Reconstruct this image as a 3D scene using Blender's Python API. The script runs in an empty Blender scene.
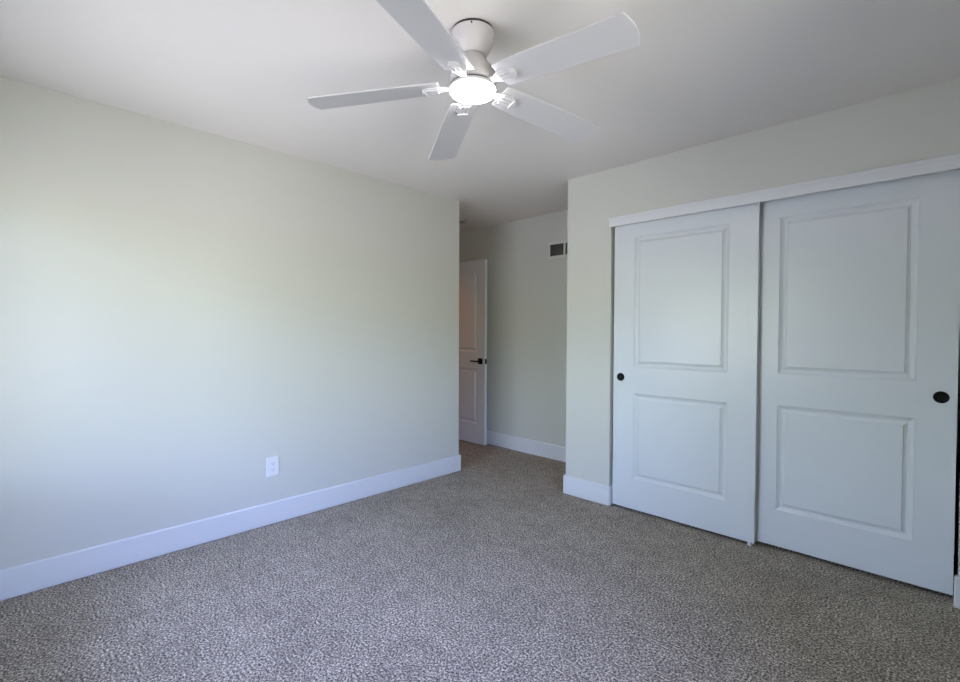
import bpy, bmesh, math
from mathutils import Vector, Matrix

# ---------------------------------------------------------------- camera, world, light, exposure
sc = bpy.context.scene
C = sc.collection
R = math.radians

F_PX = 470.23
YAW, PITCH, ROLL = R(44.662), R(-1.1815), R(0.2012)
cd = bpy.data.cameras.new('camera')
cd.sensor_fit = 'HORIZONTAL'
cd.sensor_width = 36.0
cd.lens = 36.0 * F_PX / 960.0
cd.clip_start = 0.02
cam = bpy.data.objects.new('camera', cd)
C.objects.link(cam)
Fv = Vector((-math.sin(YAW) * math.cos(PITCH), math.cos(YAW) * math.cos(PITCH), math.sin(PITCH)))
Rv = Vector((math.cos(YAW), math.sin(YAW), 0))
Uv = Rv.cross(Fv)
R2 = Rv * math.cos(ROLL) + Uv * math.sin(ROLL)
U2 = Uv * math.cos(ROLL) - Rv * math.sin(ROLL)
m3 = Matrix((R2, U2, -Fv)).transposed()
cam.matrix_world = Matrix.Translation((0, 0, 1.268)) @ m3.to_4x4()
sc.camera = cam

sc.view_settings.view_transform = 'Standard'
sc.view_settings.look = 'None'
sc.view_settings.gamma = 1.0
sc.view_settings.use_curve_mapping = False
sc.view_settings.exposure = 0.0
sc.cycles.use_denoising = True
sc.cycles.max_bounces = 12
sc.cycles.diffuse_bounces = 8
sc.cycles.transparent_max_bounces = 12
sc.cycles.sample_clamp_indirect = 6.0

# sky seen through the window: blue-white above, trees and lawn below
# (sine of elevation, colour); the sky opposite the sun side is bluer than the one behind the near wall
SKY_NEAR = [(0.0, (0.76, 0.74, 0.71)), (-0.04, (0.62, 0.70, 0.45)), (0.14, (1.15, 1.42, 1.60)), (0.32, (0.38, 0.45, 0.75)), (0.56, (1.25, 1.45, 2.30))]
SKY_RIGHT = [(0.0, (0.90, 0.86, 0.68)), (-0.04, (0.88, 0.92, 0.55)), (0.14, (1.28, 1.58, 2.20)), (0.32, (0.30, 0.50, 1.10)), (0.56, (1.35, 1.50, 2.30))]
SKY_STRENGTH = 10.0
W = bpy.data.worlds.new('sky')
sc.world = W
W.use_nodes = True
nt = W.node_tree
nt.nodes.clear()
wo = nt.nodes.new('ShaderNodeOutputWorld')
bg = nt.nodes.new('ShaderNodeBackground')
tc = nt.nodes.new('ShaderNodeTexCoord')
sx = nt.nodes.new('ShaderNodeSeparateXYZ')
mr = nt.nodes.new('ShaderNodeMapRange')
mr.inputs['From Min'].default_value = -1
mr.inputs['From Max'].default_value = 1
nt.links.new(tc.outputs['Generated'], sx.inputs[0])
nt.links.new(sx.outputs['Z'], mr.inputs['Value'])
def sky_ramp(bands):
    rp = nt.nodes.new('ShaderNodeValToRGB')
    nt.links.new(mr.outputs[0], rp.inputs[0])
    stops = []
    for i, (z_, c_) in enumerate(bands):
        c_ = (c_[0] * 0.238, c_[1] * 0.250, c_[2] * 0.293)
        if i == 0:
            stops.append((0.0, c_))
        else:
            stops[-1:] = [stops[-1], (0.5 + z_ / 2 - 0.008, stops[-1][1])]
            stops.append((0.5 + z_ / 2 + 0.008, c_))
    cr = rp.color_ramp
    while len(cr.elements) < len(stops):
        cr.elements.new(0.5)
    for e, (p_, c_) in zip(cr.elements, stops):
        e.position = p_
        e.color = (*c_, 1)
    return rp
ra, rb = sky_ramp(SKY_NEAR), sky_ramp(SKY_RIGHT)
az = nt.nodes.new('ShaderNodeMath')
az.operation = 'ADD'
nt.links.new(sx.outputs['X'], az.inputs[0])
nt.links.new(sx.outputs['Y'], az.inputs[1])
am = nt.nodes.new('ShaderNodeMapRange')
am.inputs['From Min'].default_value = -0.5
am.inputs['From Max'].default_value = 0.5
nt.links.new(az.outputs[0], am.inputs['Value'])
mxs = nt.nodes.new('ShaderNodeMix')
mxs.data_type = 'RGBA'
nt.links.new(am.outputs[0], mxs.inputs['Factor'])
nt.links.new(ra.outputs[0], mxs.inputs['A'])
nt.links.new(rb.outputs[0], mxs.inputs['B'])
nt.links.new(mxs.outputs['Result'], bg.inputs[0])
nt.links.new(bg.outputs[0], wo.inputs[0])
bg.inputs['Strength'].default_value = SKY_STRENGTH * 4.0

# window opening in the wall behind the camera
WX0, WX1, WZ0, WZ1 = -2.88, -1.38, 0.63, 2.04
RY0, RY1 = 0.2, 1.6          # second window, in the wall on the right
NEAR_ON, RIGHT_ON = True, True
def portal(loc, w, rot):
    pl = bpy.data.lights.new('window_portal', 'AREA')
    pl.shape = 'RECTANGLE'
    pl.size = w
    pl.size_y = WZ1 - WZ0
    pl.cycles.is_portal = True
    po = bpy.data.objects.new('window_portal', pl)
    C.objects.link(po)
    po.location = loc
    po.rotation_euler = rot
if NEAR_ON:
    portal(((WX0 + WX1) / 2, -0.56, (WZ0 + WZ1) / 2), WX1 - WX0, (R(90), 0, R(180)))          # faces +Y
if RIGHT_ON:
    portal((0.545, (RY0 + RY1) / 2, (WZ0 + WZ1) / 2), RY1 - RY0, (R(90), 0, R(90)))            # faces -X

LENS_STRENGTH = 40.0
LENS_COLOR = (1.0, 0.97, 1.0)
HALL_LIGHT = 27.0

# ---------------------------------------------------------------- materials
def mat(name, color, rough=0.5, metal=0.0, bump=None, spec=0.5, noise=None):
    m = bpy.data.materials.new(name)
    m.use_nodes = True
    n = m.node_tree
    b = n.nodes['Principled BSDF']
    b.inputs['Base Color'].default_value = (*color, 1)
    b.inputs['Roughness'].default_value = rough
    b.inputs['Metallic'].default_value = metal
    b.inputs['Specular IOR Level'].default_value = spec
    t = n.nodes.new('ShaderNodeTexCoord')
    if noise:
        nz = n.nodes.new('ShaderNodeTexNoise')
        nz.inputs['Scale'].default_value = noise[0]
        nz.inputs['Detail'].default_value = 3
        n.links.new(t.outputs['Object'], nz.inputs['Vector'])
        mx = n.nodes.new('ShaderNodeMix')
        mx.data_type = 'RGBA'
        mx.inputs['A'].default_value = (*[c * (1 - noise[1]) for c in color], 1)
        mx.inputs['B'].default_value = (*[min(1, c * (1 + noise[1])) for c in color], 1)
        n.links.new(nz.outputs['Fac'], mx.inputs['Factor'])
        n.links.new(mx.outputs['Result'], b.inputs['Base Color'])
    if bump:
        nb = n.nodes.new('ShaderNodeTexNoise')
        nb.inputs['Scale'].default_value = bump[0]
        nb.inputs['Detail'].default_value = 4
        n.links.new(t.outputs['Object'], nb.inputs['Vector'])
        bp = n.nodes.new('ShaderNodeBump')
        bp.inputs['Strength'].default_value = bump[1]
        bp.inputs['Distance'].default_value = 0.002
        n.links.new(nb.outputs['Fac'], bp.inputs['Height'])
        n.links.new(bp.outputs['Normal'], b.inputs['Normal'])
    return m

M_WALL = mat('wall_paint', (0.56, 0.56, 0.51), 0.55, bump=(160, 0.08), spec=0.3, noise=(3, 0.01))
M_CEIL = mat('ceiling_paint', (0.785, 0.75, 0.72), 0.75, bump=(120, 0.1), spec=0.2, noise=(3, 0.01))
M_TRIM = mat('trim_paint', (0.66, 0.67, 0.68), 0.35, bump=(60, 0.03), noise=(5, 0.01))
M_DOOR = mat('door_paint', (0.645, 0.675, 0.70), 0.27, bump=(90, 0.04), noise=(5, 0.01))
M_FANW = mat('fan_white', (0.53, 0.52, 0.53), 0.4, noise=(8, 0.01))
M_FANC = mat('fan_housing_white', (0.53, 0.50, 0.50), 0.35, noise=(8, 0.01))
M_BLACK = mat('black_metal', (0.004, 0.004, 0.005), 0.5, spec=0.15, noise=(30, 0.1))
M_DARK = mat('dark_ring', (0.03, 0.025, 0.03), 0.4, noise=(20, 0.1))
M_PLAST = mat('white_plastic', (0.68, 0.69, 0.70), 0.3, noise=(20, 0.01))
M_SLOT = mat('slot_black', (0.01, 0.01, 0.01), 0.6, noise=(20, 0.1))
M_VENT = mat('vent_white', (0.62, 0.62, 0.57), 0.45, noise=(12, 0.02))
M_DUCT = mat('duct_dark', (0.03, 0.03, 0.025), 0.7, noise=(12, 0.1))
M_CLEAR = mat('clear_plastic', (0.75, 0.76, 0.78), 0.25, noise=(12, 0.02))

def emis(name, color, strength):
    m = bpy.data.materials.new(name)
    m.use_nodes = True
    b = m.node_tree.nodes['Principled BSDF']
    b.inputs['Base Color'].default_value = (0.8, 0.8, 0.8, 1)
    b.inputs['Emission Color'].default_value = (*color, 1)
    b.inputs['Emission Strength'].default_value = strength
    return m
M_LENS = emis('lit_lens', LENS_COLOR, LENS_STRENGTH)
M_HALLLAMP = emis('warm_lit_glass', (1.0, 0.30, 0.06), HALL_LIGHT)

def glass():
    m = bpy.data.materials.new('window_glass')
    m.use_nodes = True
    n = m.node_tree
    n.nodes.clear()
    o = n.nodes.new('ShaderNodeOutputMaterial')
    a = n.nodes.new('ShaderNodeBsdfTransparent')
    g = n.nodes.new('ShaderNodeBsdfGlossy')
    g.inputs['Roughness'].default_value = 0.02
    f = n.nodes.new('ShaderNodeFresnel')
    f.inputs['IOR'].default_value = 1.3
    x = n.nodes.new('ShaderNodeMixShader')
    n.links.new(f.outputs[0], x.inputs[0])
    n.links.new(a.outputs[0], x.inputs[1])
    n.links.new(g.outputs[0], x.inputs[2])
    n.links.new(x.outputs[0], o.inputs[0])
    return m
M_GLASS = glass()

def carpet():
    m = bpy.data.materials.new('grey_beige_carpet')
    m.use_nodes = True
    n = m.node_tree
    b = n.nodes['Principled BSDF']
    b.inputs['Roughness'].default_value = 1.0
    b.inputs['Specular IOR Level'].default_value = 0.1
    t = n.nodes.new('ShaderNodeTexCoord')
    def noise(scale, detail, rough=0.5):
        z = n.nodes.new('ShaderNodeTexNoise')
        z.inputs['Scale'].default_value = scale
        z.inputs['Detail'].default_value = detail
        z.inputs['Roughness'].default_value = rough
        n.links.new(t.outputs['Object'], z.inputs['Vector'])
        return z
    fine = noise(112, 3.0, 0.8)
    mid = noise(14, 3, 0.6)
    big = noise(2.6, 2, 0.5)
    ramp = n.nodes.new('ShaderNodeValToRGB')
    e = ramp.color_ramp.elements
    e[0].position = 0.36; e[0].color = (0.034, 0.030, 0.024, 1)
    e[1].position = 0.66; e[1].color = (0.84, 0.75, 0.62, 1)
    k = ramp.color_ramp.elements.new(0.5); k.color = (0.250, 0.220, 0.180, 1)
    n.links.new(fine.outputs['Fac'], ramp.inputs[0])
    def mrange(src, a, c):
        q = n.nodes.new('ShaderNodeMapRange')
        q.inputs['From Min'].default_value = 0.3
        q.inputs['From Max'].default_value = 0.7
        q.inputs['To Min'].default_value = a
        q.inputs['To Max'].default_value = c
        n.links.new(src.outputs['Fac'], q.inputs['Value'])
        return q
    a1 = mrange(mid, 0.84, 1.16)
    a2 = mrange(big, 0.90, 1.10)
    mu = n.nodes.new('ShaderNodeMath'); mu.operation = 'MULTIPLY'
    n.links.new(a1.outputs[0], mu.inputs[0]); n.links.new(a2.outputs[0], mu.inputs[1])
    hs = n.nodes.new('ShaderNodeHueSaturation')
    n.links.new(ramp.outputs[0], hs.inputs['Color'])
    n.links.new(mu.outputs[0], hs.inputs['Value'])
    n.links.new(hs.outputs[0], b.inputs['Base Color'])
    bp = n.nodes.new('ShaderNodeBump')
    bp.inputs['Strength'].default_value = 0.7
    bp.inputs['Distance'].default_value = 0.006
    n.links.new(fine.outputs['Fac'], bp.inputs['Height'])
    n.links.new(bp.outputs['Normal'], b.inputs['Normal'])
    return m
M_CARPET = carpet()

# ---------------------------------------------------------------- helpers
def box(bm, x0, x1, y0, y1, z0, z1):
    vs = [bm.verts.new((x, y, z)) for z in (z0, z1) for y in (y0, y1) for x in (x0, x1)]
    for f in ((0, 2, 3, 1), (4, 5, 7, 6), (0, 1, 5, 4), (2, 6, 7, 3), (0, 4, 6, 2), (1, 3, 7, 5)):
        bm.faces.new([vs[i] for i in f])

def lathe(bm, prof, n=48, axis='Z', org=(0, 0, 0)):
    """prof = [(radius, height)]; closed with caps where the radius is 0."""
    rings = []
    for r, h in prof:
        ring = []
        if r < 1e-6:
            ring = [(0.0, 0.0, h)]
        else:
            ring = [(r * math.cos(2 * math.pi * i / n), r * math.sin(2 * math.pi * i / n), h) for i in range(n)]
        out = []
        for x, y, z in ring:
            if axis == 'Y':                      # height runs along -Y (towards the room)
                x, y, z = x, -z, y
            elif axis == 'X':
                x, y, z = z, x, y
            out.append(bm.verts.new((x + org[0], y + org[1], z + org[2])))
        rings.append(out)
    for a, b in zip(rings, rings[1:]):
        if len(a) == 1 and len(b) == 1:
            continue
        for i in range(n):
            j = (i + 1) % n
            if len(a) == 1:
                bm.faces.new((a[0], b[i], b[j]))
            elif len(b) == 1:
                bm.faces.new((a[i], b[0], a[j]))
            else:
                bm.faces.new((a[i], b[i], b[j], a[j]))

def obj(name, bm, m, parent=None, bevel=0, smooth=False, segs=2):
    bmesh.ops.recalc_face_normals(bm, faces=bm.faces)
    me = bpy.data.meshes.new(name)
    bm.to_mesh(me)
    bm.free()
    me.materials.append(m)
    if smooth:
        for p in me.polygons:
            p.use_smooth = True
        try:
            me.set_sharp_from_angle(angle=R(35))
        except Exception:
            pass
    o = bpy.data.objects.new(name, me)
    C.objects.link(o)
    if parent:
        o.parent = parent
    if bevel:
        b = o.modifiers.new('bevel', 'BEVEL')
        b.width = bevel
        b.segments = segs
        b.limit_method = 'ANGLE'
        b.angle_limit = R(40)
    return o

def boxes(name, m, *bs, parent=None, bevel=0, segs=2):
    bm = bmesh.new()
    for b in bs:
        box(bm, *b)
    return obj(name, bm, m, parent, bevel, segs=segs)

def tag(o, label, cat, kind=None, group=None):
    o['label'] = label
    o['category'] = cat
    if kind:
        o['kind'] = kind
    if group:
        o['group'] = group
    return o

def empty(name, loc=(0, 0, 0)):
    o = bpy.data.objects.new(name, None)
    o.empty_display_size = 0.1
    C.objects.link(o)
    o.location = loc
    return o

# ---------------------------------------------------------------- room dimensions (metres)
H = 2.44
XL = -3.126          # left wall face
Y1 = 2.892           # where the left wall ends
YC = 3.083           # closet wall face
XC = -2.096          # closet wall corner
YB = 3.827           # far wall of the passage
XR, YN = 0.46, -0.475
OX0, OX1 = -1.721, 0.063   # closet opening
OZ = 2.045
BB = 0.146
T = 0.12
XW = -4.32           # wall with the passage door
S = 'structure'

tag(boxes('floor', M_CARPET, (-5.72, XR + T, YN - T, 4.6, -0.05, 0)), 'speckled grey beige cut pile carpet over the whole floor', 'floor', S)
tag(boxes('ceiling', M_CEIL, (-5.72, XR + T, YN - T, 4.6, H, H + 0.1)), 'plain flat white ceiling carrying the fan', 'ceiling', S)
tag(boxes('wall_left', M_WALL, (XL - T, XL, YN - T, Y1, 0, H)), 'long blank greige wall on the left with the outlet', 'wall', S)
tag(boxes('wall_passage', M_WALL, (XW, XL - T, Y1 - T, Y1, 0, H)), 'greige wall around the corner behind the end of the left wall', 'wall', S)
tag(boxes('wall_closet', M_WALL, (XC, OX0, YC, YC + T, 0, H), (OX0, OX1, YC, YC + T, 2.06, H), (OX1, XR, YC, YC + T, 0, H)),
    'greige wall around and above the white sliding closet doors', 'wall', S)
tag(boxes('wall_closet_side', M_WALL, (XC, XC + T, YC + T, YB, 0, H)), 'short greige wall between passage and closet interior', 'wall', S)
tag(boxes('wall_far', M_WALL, (XW - T, XR + T, YB, YB + T, 0, H)), 'shaded greige far wall of the passage with the air vent', 'wall', S)
RW = [(XR, XR + T, YN - T, YB, 0, H)] if not RIGHT_ON else [(XR, XR + T, YN - T, RY0, 0, H), (XR, XR + T, RY1, YB, 0, H), (XR, XR + T, RY0, RY1, 0, WZ0), (XR, XR + T, RY0, RY1, WZ1, H)]
tag(boxes('wall_right', M_WALL, *RW), 'greige wall right of the closet, beside the camera', 'wall', S)
NW = [(XL, XR, YN - T, YN, 0, H)] if not NEAR_ON else [(XL, WX0, YN - T, YN, 0, H), (WX1, XR, YN - T, YN, 0, H),
          (WX0, WX1, YN - T, YN, 0, WZ0), (WX0, WX1, YN - T, YN, WZ1, H)]
tag(boxes('wall_near', M_WALL, *NW), 'greige window wall behind the camera', 'wall', S)
DY0, DY1, DZ = 2.955, 3.745, 2.07
tag(boxes('wall_entry', M_WALL, (XW - T, XW, Y1 - T, DY0, 0, H), (XW - T, XW, DY1, YB, 0, H), (XW - T, XW, DY0, DY1, DZ, H)),
    'greige end wall of the passage around the doorway', 'wall', S)
tag(boxes('wall_hallway', M_WALL, (-5.72, -5.6, 2.2, 4.6, 0, H), (-5.6, XW - T, 2.2, 2.32, 0, H), (-5.6, XW - T, 4.48, 4.6, 0, H),
          (XW - T - 0.02, XW - T - 0.0005, 2.32, Y1 - T, 0, H), (XW - T - 0.02, XW - T - 0.0005, YB + T, 4.48, 0, H)),
    'greige walls of the hallway beyond the open door', 'wall', S)

# baseboards: flat boards with an eased top edge
def baseboard(name, label, *bs):
    o = boxes(name, M_TRIM, *bs, bevel=0.006, segs=1)
    return tag(o, label, 'baseboard', S)
BT = 0.017
baseboard('baseboard_left', 'tall white baseboard along the long left wall, turning its end corner', (XL, XL + BT, YN, Y1 + BT, 0, BB), (XW + 0.02, XL, Y1, Y1 + BT, 0, BB))
baseboard('baseboard_closet_left', 'short white baseboard between the passage corner and the left closet door',
          (XC - BT, OX0 + 0.013, YC - BT, YC, 0, BB), (XC - BT, XC, YC, YB - BT, 0, BB), (OX0, OX0 + 0.013, YC, YC + T * 0.6, 0, BB))
baseboard('baseboard_closet_right', 'white baseboard piece right of the right closet door', (OX1 - 0.013, XR, YC - BT, YC, 0, BB), (OX1 - 0.010, OX1, YC, YC + 0.015, 0, BB))
baseboard('baseboard_far', 'white baseboard on the shaded far wall of the passage', (XW + 0.02, XC - BT, YB - BT, YB, 0, BB))
baseboard('baseboard_right', 'white baseboard on the wall beside the camera', (XR - BT, XR, YN + BT, YC - BT, 0, BB))
baseboard('baseboard_near', 'white baseboard under the window wall', (XL + BT, XR, YN, YN + BT, 0, BB))

# casing of the passage doorway
tag(boxes('trim_1', M_TRIM, (XW, XW + 0.015, DY0 - 0.05, DY0, 0, DZ + 0.05), (XW, XW + 0.015, DY1, DY1 + 0.05, 0, DZ + 0.05),
          (XW, XW + 0.015, DY0, DY1, DZ, DZ + 0.05), bevel=0.003), 'white casing around the passage doorway', 'trim', S)
# header board over the closet
hb = boxes('trim_2', M_TRIM, (OX0 - 0.010, OX1 + 0.06, YC - 0.018, YC, 2.018, 2.086), bevel=0.003)
tag(hb, 'long white header board over the sliding closet doors', 'trim', S)
boxes('cap_strip', M_TRIM, (OX0 - 0.012, OX1 + 0.062, YC - 0.023, YC - 0.018, 2.064, 2.084), parent=hb, bevel=0.002)
# closet interior shelf and rod are out of sight; a twin track carries the doors
tk = boxes('trim_3', M_TRIM, (OX0 + 0.001, OX1 - 0.001, YC + 0.012, YC + 0.112, 2.046, 2.059))
tag(tk, 'track above the sliding closet doors hidden behind the header board', 'track', S)

# ---------------------------------------------------------------- window behind the camera
def window(name, label, loc, rz, w):
    """local x runs along the wall, local +y points into the room, origin mid-sill on the inner wall face"""
    wn = empty(name, loc)
    wn.rotation_euler = (0, 0, rz)
    tag(wn, label, 'window', S)
    h, fr, y0 = WZ1 - WZ0, 0.045, -T
    y1 = y0 + 0.06
    a, b = -w / 2, w / 2
    boxes('window_frame', M_TRIM, (a, a + fr, y0, y1, 0, h), (b - fr, b, y0, y1, 0, h), (a + fr, b - fr, y0, y1, 0, fr),
          (a + fr, b - fr, y0, y1, h - fr, h), (-0.03, 0.03, y0, y1, fr, h - fr), parent=wn)
    boxes('window_sill', M_TRIM, (a - 0.04, b + 0.04, 0, 0.03, -0.025, 0), parent=wn, bevel=0.003)
    for p, q in ((a + fr, -0.03), (0.03, b - fr)):
        boxes('pane', M_GLASS, (p, q, y0 + 0.026, y0 + 0.032, fr, h - fr), parent=wn)
if NEAR_ON:
    window('window_1', 'white double window behind the camera facing the closet', ((WX0 + WX1) / 2, YN, WZ0), 0, WX1 - WX0)
if RIGHT_ON:
    window('window_2', 'white double window in the wall beside the camera facing the left wall', (XR, (RY0 + RY1) / 2, WZ0), R(90), RY1 - RY0)

# ---------------------------------------------------------------- moulded two-panel doors
def panel_door(name, w, z0, z1, th, panels, m):
    """Front face looks to -Y at y = 0; x runs 0..w. panels = [(x0, x1, z0, z1)] all sharing x0, x1."""
    bm = bmesh.new()
    def q(pts):
        bm.faces.new([bm.verts.new(p) for p in pts])
    PR = [(0, 0), (0.002, 0.0035), (0.017, 0.0125), (0.025, 0.0130), (0.029, 0.0115), (0.039, 0.0060), (0.0405, 0.0015), (0.043, 0.0010)]
    for side in (0, 1):
        sgn = 1 if side == 0 else -1
        base = 0.0 if side == 0 else th
        ps = sorted(panels, key=lambda p: p[2])
        px0, px1 = ps[0][0], ps[0][1]
        def F(x, z, d=0.0):
            return (x, base + sgn * d, z)
        q([F(0, z0), F(px0, z0), F(px0, z1), F(0, z1)])
        q([F(px1, z0), F(w, z0), F(w, z1), F(px1, z1)])
        zz = z0
        for p in ps:
            q([F(px0, zz), F(px1, zz), F(px1, p[2]), F(px0, p[2])])
            zz = p[3]
        q([F(px0, zz), F(px1, zz), F(px1, z1), F(px0, z1)])
        for (a, b, c, d) in ps:
            rings = []
            for ins, dep in PR:
                rings.append([F(a + ins, c + ins, dep), F(b - ins, c + ins, dep), F(b - ins, d - ins, dep), F(a + ins, d - ins, dep)])
            for r0, r1 in zip(rings, rings[1:]):
                for i in range(4):
                    j = (i + 1) % 4
                    q([r0[i], r0[j], r1[j], r1[i]])
            q(rings[-1])
    q([(0, 0, z0), (0, th, z0), (0, th, z1), (0, 0, z1)])
    q([(w, 0, z0), (w, th, z0), (w, th, z1), (w, 0, z1)])
    q([(0, 0, z0), (w, 0, z0), (w, th, z0), (0, th, z0)])
    q([(0, 0, z1), (w, 0, z1), (w, th, z1), (0, th, z1)])
    bmesh.ops.remove_doubles(bm, verts=bm.verts, dist=1e-5)
    o = obj(name, bm, m)
    return o

def round_pull(door, x, z):
    bm = bmesh.new()
    lathe(bm, [(0, 0.0006), (0.018, 0.0006), (0.0215, 0.0014), (0.0235, 0.0030), (0.026, 0.0034), (0.0285, 0.0022), (0.029, 0.0)], 40, 'Y', (x, 0, z))
    lathe(bm, [(0.029, 0.0), (0, 0.0)], 40, 'Y', (x, 0, z))
    bmesh.ops.remove_doubles(bm, verts=bm.verts, dist=1e-5)
    o = obj('finger_pull', bm, M_BLACK, door, smooth=True)
    o['label'] = 'round black recessed finger pull'
    return o

TH = 0.035
# left closet door, in front
d1 = panel_door('door_1', 0.923, 0.017, 2.040, TH, [(0.155, 0.765, 0.232, 0.836), (0.155, 0.765, 1.020, 1.928)], M_DOOR)
d1.location = (-1.705, YC + 0.021, 0)
round_pull(d1, 0.057, 0.945)
tag(d1, 'left white two-panel sliding closet door, in front, pull at its left edge', 'door', S)
# right closet door, behind
d2 = panel_door('door_2', 0.900, 0.022, 2.040, TH, [(0.168, 0.753, 0.236, 0.846), (0.168, 0.753, 1.030, 1.930)], M_DOOR)
d2.location = (-0.852, YC + 0.066, 0)
round_pull(d2, 0.845, 0.960)
tag(d2, 'right white two-panel sliding closet door, behind, pull at its right edge', 'door', S)
# passage door, open against the far wall
d3 = panel_door('door_3', 0.735, 0.012, 2.058, TH, [(0.115, 0.620, 0.235, 0.850), (0.115, 0.620, 1.040, 1.940)], M_DOOR)
d3.location = (-4.318, 3.700, 0)
tag(d3, 'white two-panel passage door standing open along the far wall', 'door', S)
def lever_set(side):
    y = 0.0 if side < 0 else TH
    s = side
    bm = bmesh.new()
    def bx(x0, x1, a, b, z0, z1):
        ya, yb = sorted((y + s * a, y + s * b))
        box(bm, x0, x1, ya, yb, z0, z1)
    bx(0.735 - 0.096, 0.735 - 0.032, 0, 0.008, 0.905, 0.969)
    ro = obj('rosette', bm, M_BLACK, d3, bevel=0.002)
    ro['label'] = 'square black lever rosette'
    bm = bmesh.new()
    bx(0.735 - 0.074, 0.735 - 0.054, 0.008, 0.040, 0.927, 0.947)
    bx(0.735 - 0.175, 0.735 - 0.054, 0.040, 0.052, 0.929, 0.945)
    lv = obj('lever', bm, M_BLACK, ro, bevel=0.002)
lever_set(-1)
lever_set(1)
lp = boxes('latch_plate', M_BLACK, (0.735, 0.7365, 0.005, 0.030, 0.908, 0.966), (0.7365, 0.744, 0.011, 0.024, 0.926, 0.948), parent=d3)
lp['label'] = 'black latch plate on the door edge'
for z in (0.25, 1.05, 1.85):
    hg = boxes('hinge', M_BLACK, (-0.004, 0.006, TH * 0.1, TH * 0.5, z - 0.045, z + 0.045), parent=d3)

# floor guide where the closet doors overlap
g = empty('door_guide', (-0.806, YC + 0.02, 0))
tag(g, 'small white plastic floor guide at the foot where the closet doors overlap', 'door guide')
boxes('base_plate', M_CLEAR, (-0.014, 0.014, -0.007, 0.092, 0, 0.005), parent=g, bevel=0.001)
for y_ in (-0.006, 0.038, 0.083):
    boxes('upright', M_CLEAR, (-0.008, 0.008, y_, y_ + 0.004, 0.005, 0.030), parent=g, bevel=0.001)

# ---------------------------------------------------------------- wall outlet on the left wall
o = empty('wall_outlet', (XL, 1.2275, 0.377))
tag(o, 'white duplex power outlet low on the long left wall', 'outlet')
boxes('cover_plate', M_PLAST, (0, 0.008, -0.041, 0.041, -0.063, 0.063), parent=o, bevel=0.004)
for zc in (0.021, -0.021):
    bm = bmesh.new()
    n = 28
    r = 0.0175
    pts = []
    for i in range(n):
        a = 2 * math.pi * i / n
        pts.append((r * math.cos(a), max(-0.0145, min(0.0145, r * math.sin(a)))))
    f = [bm.verts.new((0.0078, p[0], zc + p[1])) for p in pts]
    k = [bm.verts.new((0.0098, p[0] * 0.96, zc + p[1] * 0.96)) for p in pts]
    bm.faces.new(k)
    for i in range(n):
        j = (i + 1) % n
        bm.faces.new((f[i], f[j], k[j], k[i]))
    rc = obj('receptacle', bm, M_PLAST, o)
    sl = boxes('slot', M_SLOT, (0.0095, 0.0101, -0.0080, -0.0058, zc - 0.001, zc + 0.008), parent=rc)
    sl = boxes('slot', M_SLOT, (0.0095, 0.0101, 0.0058, 0.0080, zc - 0.001, zc + 0.008), parent=rc)
    bm = bmesh.new()
    lathe(bm, [(0, 0.0101), (0.0028, 0.0101), (0.0028, 0.0095), (0, 0.0095)], 14, 'X', (0, 0, zc - 0.008))
    obj('ground_hole', bm, M_SLOT, rc)
bm = bmesh.new()
lathe(bm, [(0, 0.0096), (0.0025, 0.0092), (0.0032, 0.008), (0, 0.0078)], 16, 'X')
obj('screw', bm, M_PLAST, o, smooth=True)

# ---------------------------------------------------------------- air vent high on the far wall
VX0, VX1, VZ0, VZ1 = -2.826, -2.436, 1.988, 2.152
v = empty('air_vent', ((VX0 + VX1) / 2, YB, (VZ0 + VZ1) / 2))
tag(v, 'small white rectangular air vent grille high on the shaded far wall', 'vent')
hx, hz = (VX1 - VX0) / 2, (VZ1 - VZ0) / 2
fw = 0.026
boxes('frame', M_VENT, (-hx, hx, -0.010, 0, hz - fw, hz), (-hx, hx, -0.010, 0, -hz, -hz + fw),
      (-hx, -hx + fw, -0.010, 0, -hz + fw, hz - fw), (hx - fw, hx, -0.010, 0, -hz + fw, hz - fw), parent=v, bevel=0.003)
boxes('mullion', M_VENT, (-0.010, 0.010, -0.009, 0, -hz + fw, hz - fw), parent=v)
boxes('backing', M_DUCT, (-hx + fw, hx - fw, -0.0012, -0.0002, -hz + fw, hz - fw), parent=v)
bm = bmesh.new()
nl = 9
for side in (-1, 1):
    xa, xb = (-hx + fw, -0.010) if side < 0 else (0.010, hx - fw)
    for i in range(nl):
        z = -hz + fw + (i + 0.5) * (2 * hz - 2 * fw) / nl
        p = [(-0.008, z - 0.0035), (-0.0075, z - 0.0025), (-0.0015, z + 0.0035), (-0.002, z + 0.0025)]
        A = [bm.verts.new((xa, a, b)) for a, b in p]
        B = [bm.verts.new((xb, a, b)) for a, b in p]
        bm.faces.new(A); bm.faces.new(B)
        for k in range(4):
            l = (k + 1) % 4
            bm.faces.new((A[k], A[l], B[l], B[k]))
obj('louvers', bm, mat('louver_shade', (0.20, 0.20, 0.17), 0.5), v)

# smoke detector on the passage ceiling, mostly behind the wall corner
bm = bmesh.new()
lathe(bm, [(0, H - 0.036), (0.045, H - 0.036), (0.055, H - 0.030), (0.060, H - 0.012), (0.062, H), (0, H)], 36, 'Z', (0, 0, -H))
sd = obj('smoke_detector', bm, mat('dimmed_plastic', (0.32, 0.30, 0.27), 0.5, noise=(20, 0.02)), smooth=True)  # off-white darkened to grey, putting the dim passage light into the colour
sd.location = (-3.625, 3.37, H)
tag(sd, 'small round smoke detector on the passage ceiling, just past the wall corner', 'smoke detector')

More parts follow.
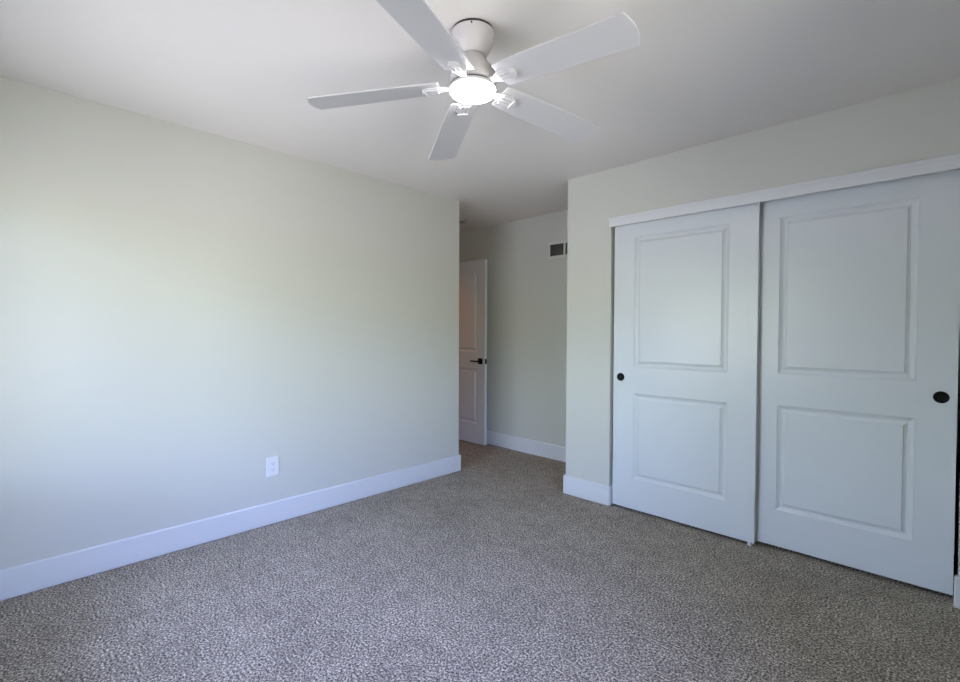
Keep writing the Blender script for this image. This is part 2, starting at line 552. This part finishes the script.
# warm ceiling lamp in the hallway beyond the open door
hl = empty('hallway_lamp', (-4.98, 3.25, H))
tag(hl, 'warm flush ceiling lamp in the hallway beyond the open door', 'lamp')
bm = bmesh.new()
lathe(bm, [(0, 0), (0.15, 0), (0.15, -0.02), (0, -0.02)], 40)
obj('base', bm, M_FANC, hl)
bm = bmesh.new()
lathe(bm, [(0.14, -0.02), (0.14, -0.05), (0.11, -0.085), (0.06, -0.105), (0, -0.11)], 40)
obj('lamp_shade', bm, M_HALLLAMP, hl, smooth=True)

# ---------------------------------------------------------------- ceiling fan
HX, HY, HZ = -1.3329, 1.3036, 2.2334
fan = empty('ceiling_fan', (HX, HY, H))
tag(fan, 'white five-blade ceiling fan with a lit round light in the centre', 'ceiling fan')
bm = bmesh.new()
lathe(bm, [(0, 0), (0.0815, 0), (0.0815, -0.011), (0, -0.011)], 56)
obj('canopy_gap_shade', bm, M_DARK, fan, smooth=True)  # near-black ring stands in for the shaded gap above the canopy
bm = bmesh.new()
lathe(bm, [(0, -0.011), (0.085, -0.011), (0.0865, -0.014), (0.085, -0.019), (0.082, -0.034), (0.074, -0.057), (0.064, -0.078), (0.056, -0.092), (0.050, -0.097), (0, -0.098)], 64)
cn = obj('canopy', bm, M_FANC, fan, smooth=True)
bm = bmesh.new()
ca = R(-45 - 0)
lathe(bm, [(0, 0.0885), (0.003, 0.0882), (0.0036, 0.085), (0, 0.083)], 14, 'X', (0, 0, -0.018))
sc_ = obj('screw', bm, M_DARK, cn, smooth=True)
sc_.rotation_euler = (0, 0, R(-48))
bm = bmesh.new()
lathe(bm, [(0, -0.096), (0.040, -0.096), (0.044, -0.100), (0.050, -0.110), (0.060, -0.124), (0.072, -0.138), (0.084, -0.152), (0.091, -0.166), (0.093, -0.180),
           (0.093, -0.198), (0.090, -0.207), (0.082, -0.2105), (0, -0.2105)], 64)
obj('motor_housing', bm, M_FANC, fan, smooth=True)
ZL = -0.2105
bm = bmesh.new()
lathe(bm, [(0, ZL), (0.086, ZL), (0.087, ZL - 0.001), (0.087, ZL - 0.005), (0, ZL - 0.005)], 64)
obj('light_gap_shade', bm, M_DARK, fan, smooth=True)  # near-black disc stands in for the shaded gap between housing and light
bm = bmesh.new()
lathe(bm, [(0, ZL - 0.005), (0.088, ZL - 0.005), (0.0905, ZL - 0.007), (0.0905, ZL - 0.0165), (0.089, ZL - 0.0175), (0, ZL - 0.0175)], 64)
lk = obj('light_kit', bm, M_FANW, fan, smooth=True)
bm = bmesh.new()
lathe(bm, [(0.088, ZL - 0.0170), (0.0895, ZL - 0.018), (0.0885, ZL - 0.026), (0.085, ZL - 0.030), (0.076, ZL - 0.034), (0.055, ZL - 0.039), (0.030, ZL - 0.0405), (0, ZL - 0.041)], 64)
ln = obj('light_lens', bm, M_LENS, lk, smooth=True)
ln['label'] = 'glowing white round lens'

TXT, TYT = 0.0272, 0.0002
TH0, PHI, DR = 6.229, R(-10.655), R(4.737)
R0, RT = 0.1305, 0.6337
W0, W1 = 0.0600, 0.0733
def blade_outline():
    pts = [(R0 + 0.006, -W0), (R0 + 0.16, -(W0 + (W1 - W0) * 0.55)), (RT, -W1)]
    # convex end
    n = 10
    for i in range(1, n):
        t = i / n
        y = -W1 + 2 * W1 * t
        x = RT + 0.017 * math.sin(math.pi * t) ** 0.85
        pts.append((x, y))
    pts += [(RT, W1), (R0 + 0.16, W0 + (W1 - W0) * 0.55), (R0 + 0.006, W0), (R0, W0 - 0.006), (R0, -W0 + 0.006)]
    return pts
def blade_mesh():
    bm = bmesh.new()
    P = blade_outline()
    lo = [bm.verts.new((x, y, 0.0)) for x, y in P]
    hi = [bm.verts.new((x, y, 0.0065)) for x, y in P]
    bm.faces.new(lo[::-1])
    bm.faces.new(hi)
    for i in range(len(P)):
        j = (i + 1) % len(P)
        bm.faces.new((lo[i], lo[j], hi[j], hi[i]))
    return bm
def arm_mesh():
    """blade iron: narrow neck from the motor, spreading into a ribbed plate with a rounded end under the blade"""
    bm = bmesh.new()
    P = [(0.078, -0.017), (0.105, -0.014), (0.128, -0.024), (0.140, -0.030), (0.180, -0.029), (0.196, -0.022), (0.203, -0.010),
         (0.203, 0.010), (0.196, 0.022), (0.180, 0.029), (0.140, 0.030), (0.128, 0.024), (0.105, 0.014), (0.078, 0.017)]
    lo = [bm.verts.new((x, y, -0.007)) for x, y in P]
    hi = [bm.verts.new((x, y, -0.0002)) for x, y in P]
    bm.faces.new(lo[::-1]); bm.faces.new(hi)
    for i in range(len(P)):
        j = (i + 1) % len(P)
        bm.faces.new((lo[i], lo[j], hi[j], hi[i]))
    # raised ribs with two grooves between, closed by a curved end bar
    for y in (-0.0185, 0.0, 0.0185):
        box(bm, 0.136, 0.190, y - 0.0062, y + 0.0062, -0.0125, -0.0068)
    pts = [(0.186, -0.025), (0.194, -0.0225), (0.202, -0.013), (0.204, 0.0), (0.202, 0.013), (0.194, 0.0225), (0.186, 0.025)]
    lo = [bm.verts.new((x, y, -0.0165)) for x, y in pts]
    hi = [bm.verts.new((x, y, -0.0068)) for x, y in pts]
    bm.faces.new(lo[::-1]); bm.faces.new(hi)
    for i in range(len(pts)):
        j = (i + 1) % len(pts)
        bm.faces.new((lo[i], lo[j], hi[j], hi[i]))
    return bm
def blade_matrix(k):
    a = R(TH0 + 72 * k)
    e = Vector((math.cos(a) * math.cos(DR), math.sin(a) * math.cos(DR), -math.sin(DR)))
    t = Vector((-math.sin(a), math.cos(a), 0)) * math.cos(PHI) + Vector((0, 0, 1)) * math.sin(PHI)
    e.z += TXT * e.x + TYT * e.y
    t.z += TXT * t.x + TYT * t.y
    e.normalize()
    n = e.cross(t).normalized()
    t = n.cross(e).normalized()
    m = Matrix((e, t, n)).transposed().to_4x4()
    m.translation = Vector((0, 0, HZ - H))
    return m
b0 = obj('blade', blade_mesh(), M_FANW, fan, bevel=0.0015)
a0 = obj('blade_arm', arm_mesh(), M_FANW, b0, bevel=0.0008)
b0.matrix_local = blade_matrix(0)
for k in range(1, 5):
    b = b0.copy(); C.objects.link(b); b.parent = fan
    b.matrix_local = blade_matrix(k)
    a = a0.copy(); C.objects.link(a); a.parent = b
